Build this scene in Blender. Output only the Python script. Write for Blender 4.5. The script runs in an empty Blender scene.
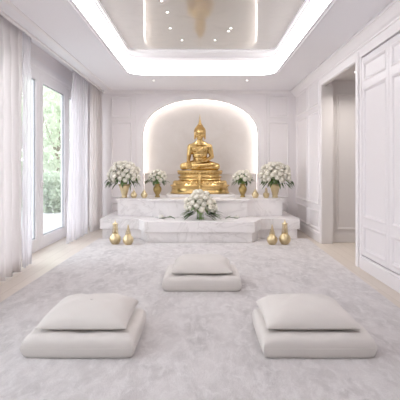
import bpy, bmesh, math, random
from mathutils import Vector, Matrix, Euler
from mathutils.bvhtree import BVHTree
PI = math.pi
rnd = random.Random(7)
sc = bpy.context.scene
COL = sc.collection

# ------------------------------------------------------------------ room numbers (metres; X right, Y away, Z up)
XL, XR, YB, YF, ZC = -2.62, 2.08, 11.1, -2.6, 3.02
HEAD = 2.74                      # door head and wardrobe top

# ------------------------------------------------------------------ materials
def nodes_of(name):
    m = bpy.data.materials.new(name); m.use_nodes = True
    nt = m.node_tree
    return m, nt, nt.nodes['Principled BSDF'], nt.nodes['Material Output']

def mixrgb(nt, fac, a, b, blend='MIX'):
    n = nt.nodes.new('ShaderNodeMix'); n.data_type = 'RGBA'; n.blend_type = blend
    if isinstance(fac, (int, float)): n.inputs[0].default_value = fac
    else: nt.links.new(fac, n.inputs[0])
    for k, v in ((6, a), (7, b)):
        if isinstance(v, tuple): n.inputs[k].default_value = (*v, 1)
        else: nt.links.new(v, n.inputs[k])
    return n.outputs[2]

def coords(nt, scale=(1, 1, 1), kind='Object'):
    t = nt.nodes.new('ShaderNodeTexCoord'); mp = nt.nodes.new('ShaderNodeMapping')
    mp.inputs['Scale'].default_value = scale
    nt.links.new(t.outputs[kind], mp.inputs[0]); return mp.outputs[0]

def noise(nt, vec, scale, detail=4, rough=.55, dist=0):
    n = nt.nodes.new('ShaderNodeTexNoise')
    n.inputs['Scale'].default_value = scale; n.inputs['Detail'].default_value = detail
    n.inputs['Roughness'].default_value = rough; n.inputs['Distortion'].default_value = dist
    nt.links.new(vec, n.inputs['Vector']); return n.outputs['Fac']

def ramp(nt, fac, stops):
    r = nt.nodes.new('ShaderNodeValToRGB'); els = r.color_ramp.elements
    while len(els) < len(stops): els.new(.5)
    for e, (p, c) in zip(els, stops):
        e.position = p; e.color = (*c, 1) if isinstance(c, tuple) else (c, c, c, 1)
    nt.links.new(fac, r.inputs[0]); return r.outputs[0]

def bump(nt, bsdf, h, strength=.2, dist=.01):
    b = nt.nodes.new('ShaderNodeBump'); b.inputs['Strength'].default_value = strength
    b.inputs['Distance'].default_value = dist
    nt.links.new(h, b.inputs['Height']); nt.links.new(b.outputs[0], bsdf.inputs['Normal'])

def plain(name, col, rough=.5, metal=0, var=.03, vscale=3, bmp=0, bscale=60, spec=.5):
    m, nt, b, out = nodes_of(name)
    v = coords(nt)
    f = noise(nt, v, vscale)
    dark = tuple(c * (1 - var) for c in col); lite = tuple(min(1, c * (1 + var)) for c in col)
    nt.links.new(mixrgb(nt, f, dark, lite), b.inputs['Base Color'])
    b.inputs['Roughness'].default_value = rough; b.inputs['Metallic'].default_value = metal
    b.inputs['Specular IOR Level'].default_value = spec
    if bmp: bump(nt, b, noise(nt, v, bscale, 3), bmp, .003)
    return m

M = {}
M['wall'] = plain('wall_paint', (.83, .80, .81), .55, var=.012, spec=.3)
M['ceiling'] = plain('ceiling_paint', (.86, .85, .875), .6, var=.01, spec=.25)
M['trim'] = plain('trim_paint', (.85, .825, .83), .42, var=.01, spec=.35)
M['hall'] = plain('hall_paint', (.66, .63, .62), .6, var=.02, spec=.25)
M['door'] = plain('wardrobe_lacquer', (.75, .722, .74), .38, var=.01, spec=.4)
M['frame'] = plain('window_frame_white', (.80, .79, .81), .35, var=.01)
M['gold'] = plain('polished_gold', (.62, .435, .185), .25, 1, var=.12, vscale=9, bmp=.05, bscale=30)
M['gold_hair'] = plain('dull_gold', (.60, .41, .17), .42, 1, var=.15, vscale=20)
M['gold_pale'] = plain('brushed_pale_gold', (.74, .62, .39), .38, 1, var=.08, vscale=10)
M['gold_old'] = plain('old_gold', (.46, .34, .14), .36, 1, var=.2, vscale=14)
M['gold_mid'] = plain('light_gold', (.74, .57, .30), .35, 1, var=.1, vscale=10)
M['candle'] = plain('white_wax', (.86, .83, .78), .5, var=.02)
M['dish'] = plain('white_ceramic', (.86, .85, .84), .2, var=.01)
M['leaf'] = plain('bouquet_leaf', (.10, .17, .055), .5, var=.45, vscale=12)
M['stem'] = plain('green_stem', (.26, .40, .12), .5, var=.25, vscale=20)
M['twig'] = plain('dark_twig', (.13, .12, .07), .6, var=.3, vscale=20)
M['bark'] = plain('tree_bark', (.25, .2, .15), .9, var=.3, vscale=6, bmp=.5, bscale=20)
def mat_garden(name, col):
    m = plain(name, col, .6, 0, .4, 3); nt = m.node_tree; b = nt.nodes['Principled BSDF']; out = nt.nodes['Material Output']
    t = nt.nodes.new('ShaderNodeBsdfTranslucent'); t.inputs[0].default_value = (*[min(1, c * 1.15) for c in col], 1)
    x = nt.nodes.new('ShaderNodeMixShader'); x.inputs[0].default_value = .45
    nt.links.new(b.outputs[0], x.inputs[1]); nt.links.new(t.outputs[0], x.inputs[2]); nt.links.new(x.outputs[0], out.inputs[0]); return m
M['tree_leaf'] = mat_garden('garden_leaf_light', (.60, .66, .53)); M['shrub_leaf'] = mat_garden('shrub_leaf_light', (.50, .57, .45))  # leaf colours paled to look washed out by bright daylight
M['paving'] = plain('patio_stone', (.40, .40, .39), .8, var=.15, vscale=2, bmp=.3, bscale=12)
M['dark'] = plain('dark_recess', (.12, .11, .11), .8)

def mat_petal():
    m, nt, b, out = nodes_of('white_petal')
    g = nt.nodes.new('ShaderNodeTexCoord')
    f = noise(nt, g.outputs['Object'], 30)
    nt.links.new(mixrgb(nt, f, (.92, .885, .79), (.95, .925, .86)), b.inputs['Base Color'])
    b.inputs['Roughness'].default_value = .6
    tr = nt.nodes.new('ShaderNodeBsdfTranslucent'); tr.inputs[0].default_value = (.85, .84, .78, 1)
    mx = nt.nodes.new('ShaderNodeMixShader'); mx.inputs[0].default_value = .14
    nt.links.new(b.outputs[0], mx.inputs[1]); nt.links.new(tr.outputs[0], mx.inputs[2])
    nt.links.new(mx.outputs[0], out.inputs[0]); return m
M['petal'] = mat_petal()

def mat_marble():
    m, nt, b, out = nodes_of('white_marble')
    v = coords(nt, (1, 1, 1))
    w = noise(nt, v, 1.6, 6, .6, 1.2)
    cloud = noise(nt, v, 2.2, 5, .6, .4)
    # thin veins where a warped noise crosses its middle
    mt = nt.nodes.new('ShaderNodeMath'); mt.operation = 'SUBTRACT'; mt.inputs[1].default_value = .5
    nt.links.new(w, mt.inputs[0])
    ab = nt.nodes.new('ShaderNodeMath'); ab.operation = 'ABSOLUTE'; nt.links.new(mt.outputs[0], ab.inputs[0])
    vein = ramp(nt, ab.outputs[0], [(0, .42), (.012, .2), (.05, 0.0)])
    base = mixrgb(nt, ramp(nt, cloud, [(.35, 0.0), (.7, 1.0)]), (.86, .835, .83), (.78, .755, .755))
    nt.links.new(mixrgb(nt, vein, base, (.50, .47, .46)), b.inputs['Base Color'])
    b.inputs['Roughness'].default_value = .28
    return m
M['marble'] = mat_marble()

def mat_rug():
    m, nt, b, out = nodes_of('rug_pile')
    v = coords(nt)
    lay = nt.nodes.new('ShaderNodeMapping'); lay.inputs['Scale'].default_value = (1, .42, 1); nt.links.new(v, lay.inputs[0])
    a = noise(nt, lay.outputs[0], 3.4, 7, .68, .8)
    c = noise(nt, lay.outputs[0], 14, 5, .65, .6)
    f = noise(nt, v, 95, 3, .75)
    k = mixrgb(nt, ramp(nt, a, [(.36, 0.0), (.62, 1.0)]), (.52, .487, .483), (.71, .672, .665))  # sheen of the pile painted in as lighter and darker blotches
    k = mixrgb(nt, ramp(nt, c, [(.45, 0.0), (.68, 1.0)]), k, (.77, .74, .735))
    nt.links.new(mixrgb(nt, ramp(nt, f, [(.3, .3), (.7, 0.0)]), k, (.42, .39, .39)), b.inputs['Base Color'])
    b.inputs['Roughness'].default_value = .95; b.inputs['Specular IOR Level'].default_value = .1
    b.inputs['Sheen Weight'].default_value = .25
    bump(nt, b, f, .9, .012); return m
M['rug'] = mat_rug()

def mat_fabric(name, col, sc_=160):
    m, nt, b, out = nodes_of(name)
    v = coords(nt)
    big = noise(nt, v, 5, 4)
    wx = nt.nodes.new('ShaderNodeTexWave'); wx.bands_direction = 'X'; wx.inputs['Scale'].default_value = sc_
    wy = nt.nodes.new('ShaderNodeTexWave'); wy.bands_direction = 'Y'; wy.inputs['Scale'].default_value = sc_
    for w in (wx, wy):
        w.inputs['Distortion'].default_value = 2; nt.links.new(v, w.inputs[0])
    wv = mixrgb(nt, .5, wx.outputs[0], wy.outputs[0])
    k = mixrgb(nt, big, tuple(c * .96 for c in col), col)
    nt.links.new(k, b.inputs['Base Color'])
    b.inputs['Roughness'].default_value = .9; b.inputs['Specular IOR Level'].default_value = .15
    b.inputs['Sheen Weight'].default_value = .2
    bump(nt, b, wv, .25, .003); return m
M['linen'] = mat_fabric('cream_linen', (.66, .622, .592))

def mat_floor():
    m, nt, b, out = nodes_of('pale_oak_planks')
    v = coords(nt)
    rot = nt.nodes.new('ShaderNodeMapping'); rot.inputs['Rotation'].default_value = (0, 0, PI / 2)
    nt.links.new(v, rot.inputs[0])
    br = nt.nodes.new('ShaderNodeTexBrick'); br.inputs['Scale'].default_value = 1
    br.inputs['Brick Width'].default_value = 1.8; br.inputs['Row Height'].default_value = .16
    br.inputs['Mortar Size'].default_value = .002; br.inputs['Bias'].default_value = 0
    br.inputs['Color1'].default_value = (.62, .55, .48, 1); br.inputs['Color2'].default_value = (.68, .61, .54, 1)
    br.inputs['Mortar'].default_value = (.40, .33, .27, 1)
    nt.links.new(rot.outputs[0], br.inputs[0])
    st = nt.nodes.new('ShaderNodeMapping'); st.inputs['Scale'].default_value = (14, .8, 1); nt.links.new(v, st.inputs[0])
    g = noise(nt, st.outputs[0], 3, 5, .6, .5)
    nt.links.new(mixrgb(nt, ramp(nt, g, [(.3, .25), (.7, 0.0)]), br.outputs[0], (.50, .43, .36)), b.inputs['Base Color'])
    b.inputs['Roughness'].default_value = .38; return m
M['floor'] = mat_floor()

def mat_stucco():
    m, nt, b, out = nodes_of('niche_stucco')
    v = coords(nt)
    a = noise(nt, v, 1.7, 6, .65, .8)
    nt.links.new(mixrgb(nt, ramp(nt, a, [(.35, 0.0), (.68, 1.0)]), (.71, .68, .655), (.77, .745, .725)), b.inputs['Base Color'])
    b.inputs['Roughness'].default_value = .8; bump(nt, b, noise(nt, v, 40, 4), .1, .005); return m
M['stucco'] = mat_stucco()

def mat_mirror():
    m, nt, b, out = nodes_of('antique_mirror')
    v = coords(nt)
    a = noise(nt, v, 1.3, 8, .7, 1.6)
    k = mixrgb(nt, ramp(nt, a, [(.36, 0.0), (.66, 1.0)]), (.60, .58, .55), (.80, .78, .75))
    d = nt.nodes.new('ShaderNodeBsdfDiffuse'); nt.links.new(k, d.inputs[0])
    g = nt.nodes.new('ShaderNodeBsdfGlossy'); g.inputs[0].default_value = (.80, .79, .775, 1)
    g.inputs['Roughness'].default_value = .06
    mx = nt.nodes.new('ShaderNodeMixShader'); nt.links.new(ramp(nt, a, [(.3, .5), (.7, .7)]), mx.inputs[0])
    nt.links.new(d.outputs[0], mx.inputs[1]); nt.links.new(g.outputs[0], mx.inputs[2])
    nt.links.new(mx.outputs[0], out.inputs[0]); return m
M['mirror'] = mat_mirror()

def mat_emit(name, col, s):
    m, nt, b, out = nodes_of(name)
    b.inputs['Base Color'].default_value = (.9, .9, .9, 1)
    b.inputs['Emission Color'].default_value = (*col, 1); b.inputs['Emission Strength'].default_value = s
    return m
M['cove'] = mat_emit('cove_light', (1, .965, .955), 5.4)
M['led'] = mat_emit('niche_light', (1, .93, .87), 3.7)
M['spot'] = mat_emit('spot_lamp', (1, .96, .9), 7)

def mat_cloth(name, col, clear, trans):
    m, nt, b, out = nodes_of(name)
    v = coords(nt); f = noise(nt, v, 60, 3)
    k = mixrgb(nt, f, tuple(c * .97 for c in col), col)
    d = nt.nodes.new('ShaderNodeBsdfDiffuse'); t = nt.nodes.new('ShaderNodeBsdfTranslucent'); c = nt.nodes.new('ShaderNodeBsdfTransparent')
    nt.links.new(k, d.inputs[0]); nt.links.new(k, t.inputs[0])
    m1 = nt.nodes.new('ShaderNodeMixShader'); m1.inputs[0].default_value = trans
    nt.links.new(d.outputs[0], m1.inputs[1]); nt.links.new(t.outputs[0], m1.inputs[2])
    m2 = nt.nodes.new('ShaderNodeMixShader'); m2.inputs[0].default_value = clear
    nt.links.new(m1.outputs[0], m2.inputs[1]); nt.links.new(c.outputs[0], m2.inputs[2])
    nt.links.new(m2.outputs[0], out.inputs[0]); return m
M['sheer'] = mat_cloth('sheer_voile', (.90, .88, .90), .22, .45)
M['lit_drape'] = mat_cloth('lit_ivory_drape', (.88, .845, .835), .0, .32)  # same ivory cloth, more translucent so the corner drape looks lit
M['drape'] = mat_cloth('ivory_drape', (.87, .835, .83), .0, .06)

def mat_glass(name, tint, base=.03):
    m, nt, b, out = nodes_of(name)
    t = nt.nodes.new('ShaderNodeBsdfTransparent'); t.inputs[0].default_value = (*tint, 1)
    g = nt.nodes.new('ShaderNodeBsdfGlossy'); g.inputs['Roughness'].default_value = .02
    lw_ = nt.nodes.new('ShaderNodeLayerWeight'); lw_.inputs[0].default_value = .5
    pw = nt.nodes.new('ShaderNodeMath'); pw.operation = 'POWER'; pw.inputs[1].default_value = 4; nt.links.new(lw_.outputs['Facing'], pw.inputs[0])
    ma = nt.nodes.new('ShaderNodeMath'); ma.operation = 'MULTIPLY_ADD'; ma.inputs[1].default_value = .5; ma.inputs[2].default_value = base; nt.links.new(pw.outputs[0], ma.inputs[0])
    mx = nt.nodes.new('ShaderNodeMixShader'); nt.links.new(ma.outputs[0], mx.inputs[0])
    nt.links.new(t.outputs[0], mx.inputs[1]); nt.links.new(g.outputs[0], mx.inputs[2])
    nt.links.new(mx.outputs[0], out.inputs[0]); return m
M['glass'] = mat_glass('window_glass', (.97, .985, .99))
M['lamp_glass'] = mat_glass('lamp_glass', (.93, .86, .70), .06)

# ------------------------------------------------------------------ mesh helpers
def box(bm, x0, x1, y0, y1, z0, z1, bev=0):
    vs = [bm.verts.new((x, y, z)) for z in (z0, z1) for y in (y0, y1) for x in (x0, x1)]
    fs = [bm.faces.new([vs[i] for i in f]) for f in ((0, 2, 3, 1), (4, 5, 7, 6), (0, 1, 5, 4), (2, 6, 7, 3), (0, 4, 6, 2), (1, 3, 7, 5))]
    if bev:
        es = list({e for f in fs for e in f.edges})
        bmesh.ops.bevel(bm, geom=es, offset=bev, segments=2, affect='EDGES', profile=.5)

def prism(bm, pts, z0, z1, bev=0):
    lo = [bm.verts.new((x, y, z0)) for x, y in pts]; hi = [bm.verts.new((x, y, z1)) for x, y in pts]
    n = len(pts); fs = [bm.faces.new(lo[::-1]), bm.faces.new(hi)]
    for i in range(n): fs.append(bm.faces.new((lo[i], lo[(i + 1) % n], hi[(i + 1) % n], hi[i])))
    if bev:
        es = list(fs[1].edges) + list(fs[0].edges)
        bmesh.ops.bevel(bm, geom=es, offset=bev, segments=2, affect='EDGES', profile=.5)

def lathe(bm, prof, n=32, sx=1, sy=1, c=(0, 0, 0), capped=True):
    rings = []
    for r, z in prof:
        rings.append([bm.verts.new((c[0] + r * sx * math.cos(2 * PI * i / n), c[1] + r * sy * math.sin(2 * PI * i / n), c[2] + z)) for i in range(n)])
    for a, b in zip(rings, rings[1:]):
        for i in range(n): bm.faces.new((a[i], a[(i + 1) % n], b[(i + 1) % n], b[i]))
    if capped:
        bm.faces.new(rings[0][::-1]); bm.faces.new(rings[-1])

def ellipsoid(bm, c, r, rot=None, seg=20, ring=12):
    mt = Matrix.Translation(c)
    if rot: mt = mt @ Euler(rot).to_matrix().to_4x4()
    mt = mt @ Matrix.Diagonal((*r, 1))
    N_ = bm.verts.new
    top, bot = N_(mt @ Vector((0, 0, 1))), N_(mt @ Vector((0, 0, -1)))
    rows = [[N_(mt @ Vector((math.sin(PI * j / ring) * math.cos(2 * PI * i / seg), math.sin(PI * j / ring) * math.sin(2 * PI * i / seg), math.cos(PI * j / ring)))) for i in range(seg)] for j in range(1, ring)]
    for i in range(seg):
        k = (i + 1) % seg
        bm.faces.new((top, rows[0][i], rows[0][k])); bm.faces.new((bot, rows[-1][k], rows[-1][i]))
        for a, b in zip(rows, rows[1:]): bm.faces.new((a[i], b[i], b[k], a[k]))

def capsule(bm, p0, p1, r0, r1, n=16):
    p0, p1 = Vector(p0), Vector(p1); d = (p1 - p0); L = d.length
    q = d.to_track_quat('Z', 'Y').to_matrix().to_4x4(); q.translation = p0
    prof = [(r0 * math.sin(t), -r0 * math.cos(t)) for t in (.15, .5, .9, 1.3)] + [(r0, 0)]
    prof += [(r1, L)] + [(r1 * math.cos(t), L + r1 * math.sin(t)) for t in (.3, .7, 1.1, 1.42)]
    rings = [[bm.verts.new(q @ Vector((r * math.cos(2 * PI * i / n), r * math.sin(2 * PI * i / n), z))) for i in range(n)] for r, z in prof]
    for a, b in zip(rings, rings[1:]):
        for i in range(n): bm.faces.new((a[i], a[(i + 1) % n], b[(i + 1) % n], b[i]))
    bm.faces.new(rings[0][::-1]); bm.faces.new(rings[-1])

def tube(bm, pts, r, n=8, closed=False, rend=None):
    pts = [Vector(p) for p in pts]; N = len(pts); rings = []
    up = Vector((0, 0, 1))
    for i, p in enumerate(pts):
        a = pts[i - 1] if (i or closed) else p; b = pts[(i + 1) % N] if (i < N - 1 or closed) else p
        t = (b - a).normalized()
        s = t.cross(up)
        if s.length < .05: s = t.cross(Vector((1, 0, 0)))
        s.normalize(); u = s.cross(t)
        rr = r if rend is None else r + (rend - r) * i / (N - 1)
        rings.append([bm.verts.new(p + rr * (math.cos(2 * PI * k / n) * s + math.sin(2 * PI * k / n) * u)) for k in range(n)])
    for i in range(N if closed else N - 1):
        a, b = rings[i], rings[(i + 1) % N]
        for k in range(n): bm.faces.new((a[k], a[(k + 1) % n], b[(k + 1) % n], b[k]))
    if not closed:
        bm.faces.new(rings[0][::-1]); bm.faces.new(rings[-1])

def obj(name, bm, mat, parent=None, loc=(0, 0, 0), smooth=False, rot=None):
    bmesh.ops.recalc_face_normals(bm, faces=bm.faces[:])
    me = bpy.data.meshes.new(name); bm.to_mesh(me); bm.free()
    for m in (mat if isinstance(mat, (list, tuple)) else [mat]): me.materials.append(m)
    if smooth:
        for p in me.polygons: p.use_smooth = True
    o = bpy.data.objects.new(name, me); COL.objects.link(o)
    o.location = loc
    if rot: o.rotation_euler = rot
    if parent: o.parent = parent
    return o

def tag(o, label, cat, group=None):
    o['label'] = label; o['category'] = cat
    if group: o['group'] = group
    return o

def thing(name, label, cat, loc, rotz=0, group=None):
    o = bpy.data.objects.new(name, None); COL.objects.link(o)
    o.empty_display_size = .1
    o.location = loc; o.rotation_euler = (0, 0, rotz)
    return tag(o, label, cat, group)

def struct(name, bm, mat, smooth=False):
    o = obj(name, bm, mat, smooth=smooth); o['kind'] = 'structure'; return o

def dup(root, loc, label, rotz=0):
    r = root.copy(); COL.objects.link(r); r.location = loc; r.rotation_euler = (0, 0, rotz); r['label'] = label
    for ch in list(root.children):
        c = ch.copy(); COL.objects.link(c); c.parent = r
        for g in ch.children:
            d = g.copy(); COL.objects.link(d); d.parent = c
    return r

B = bmesh.new

# ------------------------------------------------------------------ SETTING
bm = B(); box(bm, -2.87, 5.0, YF, 11.6, -.12, 0); struct('floor', bm, M['floor'])

# ceiling with a round-cornered tray opening
TX, TY0, TY1, TR, ZT = 1.32, 1.5, 9.2, .34, 3.2
def rrect(hx, y0, y1, r, n=10):
    pts = []
    for cx, cy, a0 in ((hx - r, y1 - r, 0), (-hx + r, y1 - r, PI / 2), (-hx + r, y0 + r, PI), (hx - r, y0 + r, 1.5 * PI)):
        for k in range(n + 1):
            a = a0 + PI / 2 * k / n; pts.append((cx + r * math.cos(a), cy + r * math.sin(a)))
    return pts
def loop(bm, pts, z):
    vs = [bm.verts.new((x, y, z)) for x, y in pts]
    return vs, [bm.edges.new((vs[i], vs[(i + 1) % len(vs)])) for i in range(len(vs))]
def wallstrip(bm, pts, z0, z1):
    n = len(pts)
    a = [bm.verts.new((x, y, z0)) for x, y in pts]; b = [bm.verts.new((x, y, z1)) for x, y in pts]
    for i in range(n): bm.faces.new((a[i], a[(i + 1) % n], b[(i + 1) % n], b[i]))
def ringface(bm, pa, pb, z0, z1=None):
    z1 = z0 if z1 is None else z1; n = len(pa)
    a = [bm.verts.new((x, y, z0)) for x, y in pa]; b = [bm.verts.new((x, y, z1)) for x, y in pb]
    for i in range(n): bm.faces.new((a[i], a[(i + 1) % n], b[(i + 1) % n], b[i]))

bm = B()
op = rrect(TX, TY0, TY1, TR)
_, e1 = loop(bm, [(-2.2, YF), (XR, YF), (XR, YB), (-2.2, YB)], ZC)
_, e2 = loop(bm, op, ZC)
bmesh.ops.triangle_fill(bm, use_beauty=True, edges=e1 + e2)
box(bm, -2.22, -2.2, YF, YB, ZC, 3.25)                       # fascia of the curtain pocket
box(bm, -2.9, -2.2, YF, YB, 3.25, 3.3)
struct('ceiling', bm, M['ceiling'])
# soffit above the light strip, and the frame of the mirror
bm = B()
in1 = rrect(1.235, TY0 + .5, 8.68, .30)
ringface(bm, op, in1, ZT)
in2 = rrect(1.16, TY0 + 1.1, 8.0, .22)
wallstrip(bm, in1, 3.172, ZT)
ringface(bm, in1, in2, 3.172)
wallstrip(bm, in2, 3.172, ZT)
struct('trim_1', bm, M['ceiling'])
bm = B()                                                      # beads on the frame and round the opening
for pts, z, r in ((rrect(1.205, TY0 + .8, 8.4, .27), 3.172, .014), (rrect(1.17, TY0 + 1.05, 8.06, .23), 3.172, .012), (rrect(TX + .05, TY0 - .05, TY1 + .05, TR + .05), ZC, .012)):
    tube(bm, [(x, y, z) for x, y in pts], r, 6, closed=True)
struct('trim_2', bm, M['ceiling'], smooth=True)
bm = B(); wallstrip(bm, op, ZC + .002, ZT - .002)
o = obj('cove_light', bm, M['cove'], smooth=True)
tag(o, 'continuous white light strip lining the round-cornered recess in the ceiling', 'light')
bm = B(); prism(bm, in2, 3.2, 3.215)
o = obj('mirror', bm, M['mirror']); tag(o, 'large cloudy antique mirror panel set into the ceiling recess', 'mirror')

# back wall with basket-handle arched niche
NX, NW, NZ0, NSP, NTOP, ND = -.035, 1.285, .70, 2.06, 2.86, 11.5
def arch(w, z0, zs, zt, n=40, e=2.12):
    pts = [(NX + w, z0)]
    for k in range(n + 1):
        a = PI * k / n; c, s = math.cos(a), math.sin(a)
        pts.append((NX + w * math.copysign(abs(c) ** (2 / e), c), zs + (zt - zs) * abs(s) ** (2 / e)))
    pts.append((NX - w, z0)); return pts
ar = arch(NW, NZ0, NSP, NTOP)
bm = B()
vo = [bm.verts.new((x, YB, z)) for x, z in ((-2.87, 0), (2.3, 0), (2.3, 3.3), (-2.87, 3.3))]
eo = [bm.edges.new((vo[i], vo[(i + 1) % 4])) for i in range(4)]
vi = [bm.verts.new((x, YB, z)) for x, z in ar]
ei = [bm.edges.new((vi[i], vi[(i + 1) % len(vi)])) for i in range(len(vi))]
bmesh.ops.triangle_fill(bm, use_beauty=True, edges=eo + ei)
vb = [bm.verts.new((x, ND, z)) for x, z in ar]
for i in range(len(ar)):
    j = (i + 1) % len(ar); bm.faces.new((vi[i], vi[j], vb[j], vb[i]))
fb = bm.faces.new(vb); fb.material_index = 1
struct('wall_back', bm, [M['wall'], M['stucco']])
def archband(bm, a, b, y0, y1):
    n = len(a)
    P = [[bm.verts.new((x, y, z)) for x, z in q] for q, y in ((a, y0), (b, y0), (b, y1), (a, y1))]
    for i in range(n - 1):
        for k in range(4):
            l = (k + 1) % 4; bm.faces.new((P[k][i], P[k][i + 1], P[l][i + 1], P[l][i]))
    for i in (0, n - 1): bm.faces.new([P[k][i] for k in range(4)])
bm = B()
archband(bm, arch(NW - .014, NZ0, NSP, NTOP - .014), arch(NW + .03, NZ0, NSP, NTOP + .03), YB - .03, YB + .02)
archband(bm, arch(NW + .03, NZ0, NSP, NTOP + .03), arch(NW + .10, NZ0, NSP, NTOP + .085), YB - .015, YB)
archband(bm, arch(NW + .10, NZ0, NSP, NTOP + .085), arch(NW + .125, NZ0, NSP, NTOP + .11), YB - .028, YB)
struct('trim_3', bm, M['trim'])
bm = B()
archband(bm, arch(NW - .012, NZ0 + .05, NSP, NTOP - .012), arch(NW - .002, NZ0 + .05, NSP, NTOP - .002), ND - .10, ND - .06)
o = obj('niche_light', bm, M['led'], smooth=True); tag(o, 'thin warm light strip following the inside of the wall arch', 'light')
bm = B(); box(bm, NX - NW + .003, NX + NW - .003, 11.38, ND - .003, .702, 1.16, .008); box(bm, NX - NW + .003, NX + NW - .003, 11.36, ND - .003, 1.16, 1.19, .008)
struct('trim_4', bm, M['stucco'])

# left wall with a window opening and an added one toward the camera
WZ = 2.90
bm = B()
for a, b in ((YF, .3), (4.0, 4.85), (10.84, YB)): box(bm, -2.87, XL, a, b, 0, 3.3)
for a, b in ((.3, 4.0), (4.85, 10.84)): box(bm, -2.87, XL, a, b, WZ, 3.3)
struct('wall_left', bm, M['wall'])
# right wall: part by the altar, header, filler over the wardrobe, pier
bm = B()
box(bm, XR, 2.25, 8.67, YB, 0, 3.3); box(bm, XR, 2.14, 6.70, 8.67, HEAD, 3.3)
box(bm, XR, 2.74, YF, 6.70, HEAD + .02, 3.3); box(bm, XR, 2.74, 6.53, 6.70, 0, HEAD + .02); box(bm, 2.70, 2.74, YF, 6.53, 0, HEAD + .02)
box(bm, XR, 2.70, YF, .78, 0, HEAD + .02)
struct('wall_right', bm, M['wall'])
bm = B(); box(bm, -2.87, 2.74, YF - .1, YF, 0, 3.3); struct('wall_front', bm, M['wall'])
# side hall seen through the doorway
bm = B()
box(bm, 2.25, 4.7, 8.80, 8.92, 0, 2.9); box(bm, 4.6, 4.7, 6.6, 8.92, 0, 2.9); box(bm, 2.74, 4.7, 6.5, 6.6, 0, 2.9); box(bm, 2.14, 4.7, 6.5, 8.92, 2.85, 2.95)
struct('wall_hall', bm, M['hall'])

def frame_bars(bm, P, u0, u1, v0, v1, w=.03, d=.014):
    """moulded rectangle: a mitred ring with a ridge; P maps (u, v, depth) to a point"""
    prof = ((0, 0), (.0, .6), (.35, 1), (.7, .75), (1, .0))
    rings = []
    for t, h in prof:
        k = t * w
        rings.append([bm.verts.new(P(u, v, h * d)) for u, v in ((u0 + k, v0 + k), (u1 - k, v0 + k), (u1 - k, v1 - k), (u0 + k, v1 - k))])
    for a, b in zip(rings, rings[1:]):
        for i in range(4): bm.faces.new((a[i], a[(i + 1) % 4], b[(i + 1) % 4], b[i]))
PB = lambda u, v, d: (u, YB - d, v)
PR = lambda u, v, d: (XR - d, u, v)
PH = lambda u, v, d: (u, 8.80 - d, v)
V_ROWS = ((.20, .56), (.65, 2.34), (2.43, 2.90))
bm = B()
for u0, u1 in ((-2.02, -1.555), (1.455, 1.93)):
    for v0, v1 in V_ROWS: frame_bars(bm, PB, u0, u1, v0, v1, .045, .022)
for u in (-1.50, 1.40): box(bm, u, u + .03, YB - .02, YB, .16, 2.97, .006)
struct('trim_5', bm, M['trim'])
bm = B()
for u0, u1 in ((8.86, 9.72), (9.84, 10.92)):
    for v0, v1 in V_ROWS: frame_bars(bm, PR, u0, u1, v0, v1, .045, .022)
struct('trim_6', bm, M['trim'])
bm = B()
for v0, v1 in ((.22, 2.62),): frame_bars(bm, PH, 2.36, 3.3, v0, v1, .045, .018)
box(bm, 2.25, 4.6, 8.782, 8.80, 0, .17, .004)
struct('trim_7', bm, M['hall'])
# doorway casing and lining
bm = B()
for y0, y1 in ((6.61, 6.71), (8.66, 8.76)): box(bm, XR - .022, XR, y0, y1, 0, HEAD + .10, .006)
box(bm, XR - .022, XR, 6.71, 8.66, HEAD, HEAD + .10, .006)
struct('trim_8', bm, M['trim'])
bm = B(); box(bm, XR, 2.27, 8.655, 8.67, 0, HEAD, .003); box(bm, XR, 2.27, 6.70, 6.715, 0, HEAD, .003); box(bm, XR, 2.14, 6.715, 8.655, HEAD - .012, HEAD, .003)
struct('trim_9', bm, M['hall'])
# cornices
def sweep(bm, prof, f0, f1):
    a = [bm.verts.new(f0(p, z)) for p, z in prof]; b = [bm.verts.new(f1(p, z)) for p, z in prof]; n = len(prof)
    for i in range(n): bm.faces.new((a[i], a[(i + 1) % n], b[(i + 1) % n], b[i]))
    bm.faces.new(a); bm.faces.new(b)
crown = [(0, 2.88), (.018, 2.88), (.022, 2.90), (.045, 2.915), (.075, 2.95), (.105, 2.975), (.115, 2.985), (.13, 2.985), (.13, 3.019), (0, 3.019)]
bm = B(); sweep(bm, crown, lambda p, z: (XR - p, YF, z), lambda p, z: (XR - p, YB, z))
small = [(p * .55, 3.019 - (3.019 - z) * .45) for p, z in crown]
sweep(bm, small, lambda p, z: (-2.2, YB - p, z), lambda p, z: (XR, YB - p, z))
struct('trim_10', bm, M['trim'])
bm = B(); box(bm, -2.02, -1.97, YF, YB - .06, ZC - .012, ZC + .01, .004); box(bm, -2.21, -2.17, YF, YB, ZC - .03, ZC + .03, .006)
struct('trim_11', bm, M['trim'])
# baseboards
bprof = [(0, 0), (.022, 0), (.022, .12), (.016, .135), (.014, .155), (.006, .165), (0, .17)]
bm = B(); sweep(bm, bprof, lambda p, z: (XR - p, 8.76, z), lambda p, z: (XR - p, YB, z)); struct('baseboard_right', bm, M['trim'])
bm = B(); sweep(bm, bprof, lambda p, z: (-2.6, YB - p, z), lambda p, z: (XR, YB - p, z)); struct('baseboard_back', bm, M['trim'])
bm = B(); sweep(bm, bprof, lambda p, z: (XL + p, 10.90, z), lambda p, z: (XL + p, YB, z)); struct('baseboard_left', bm, M['trim'])

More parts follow.
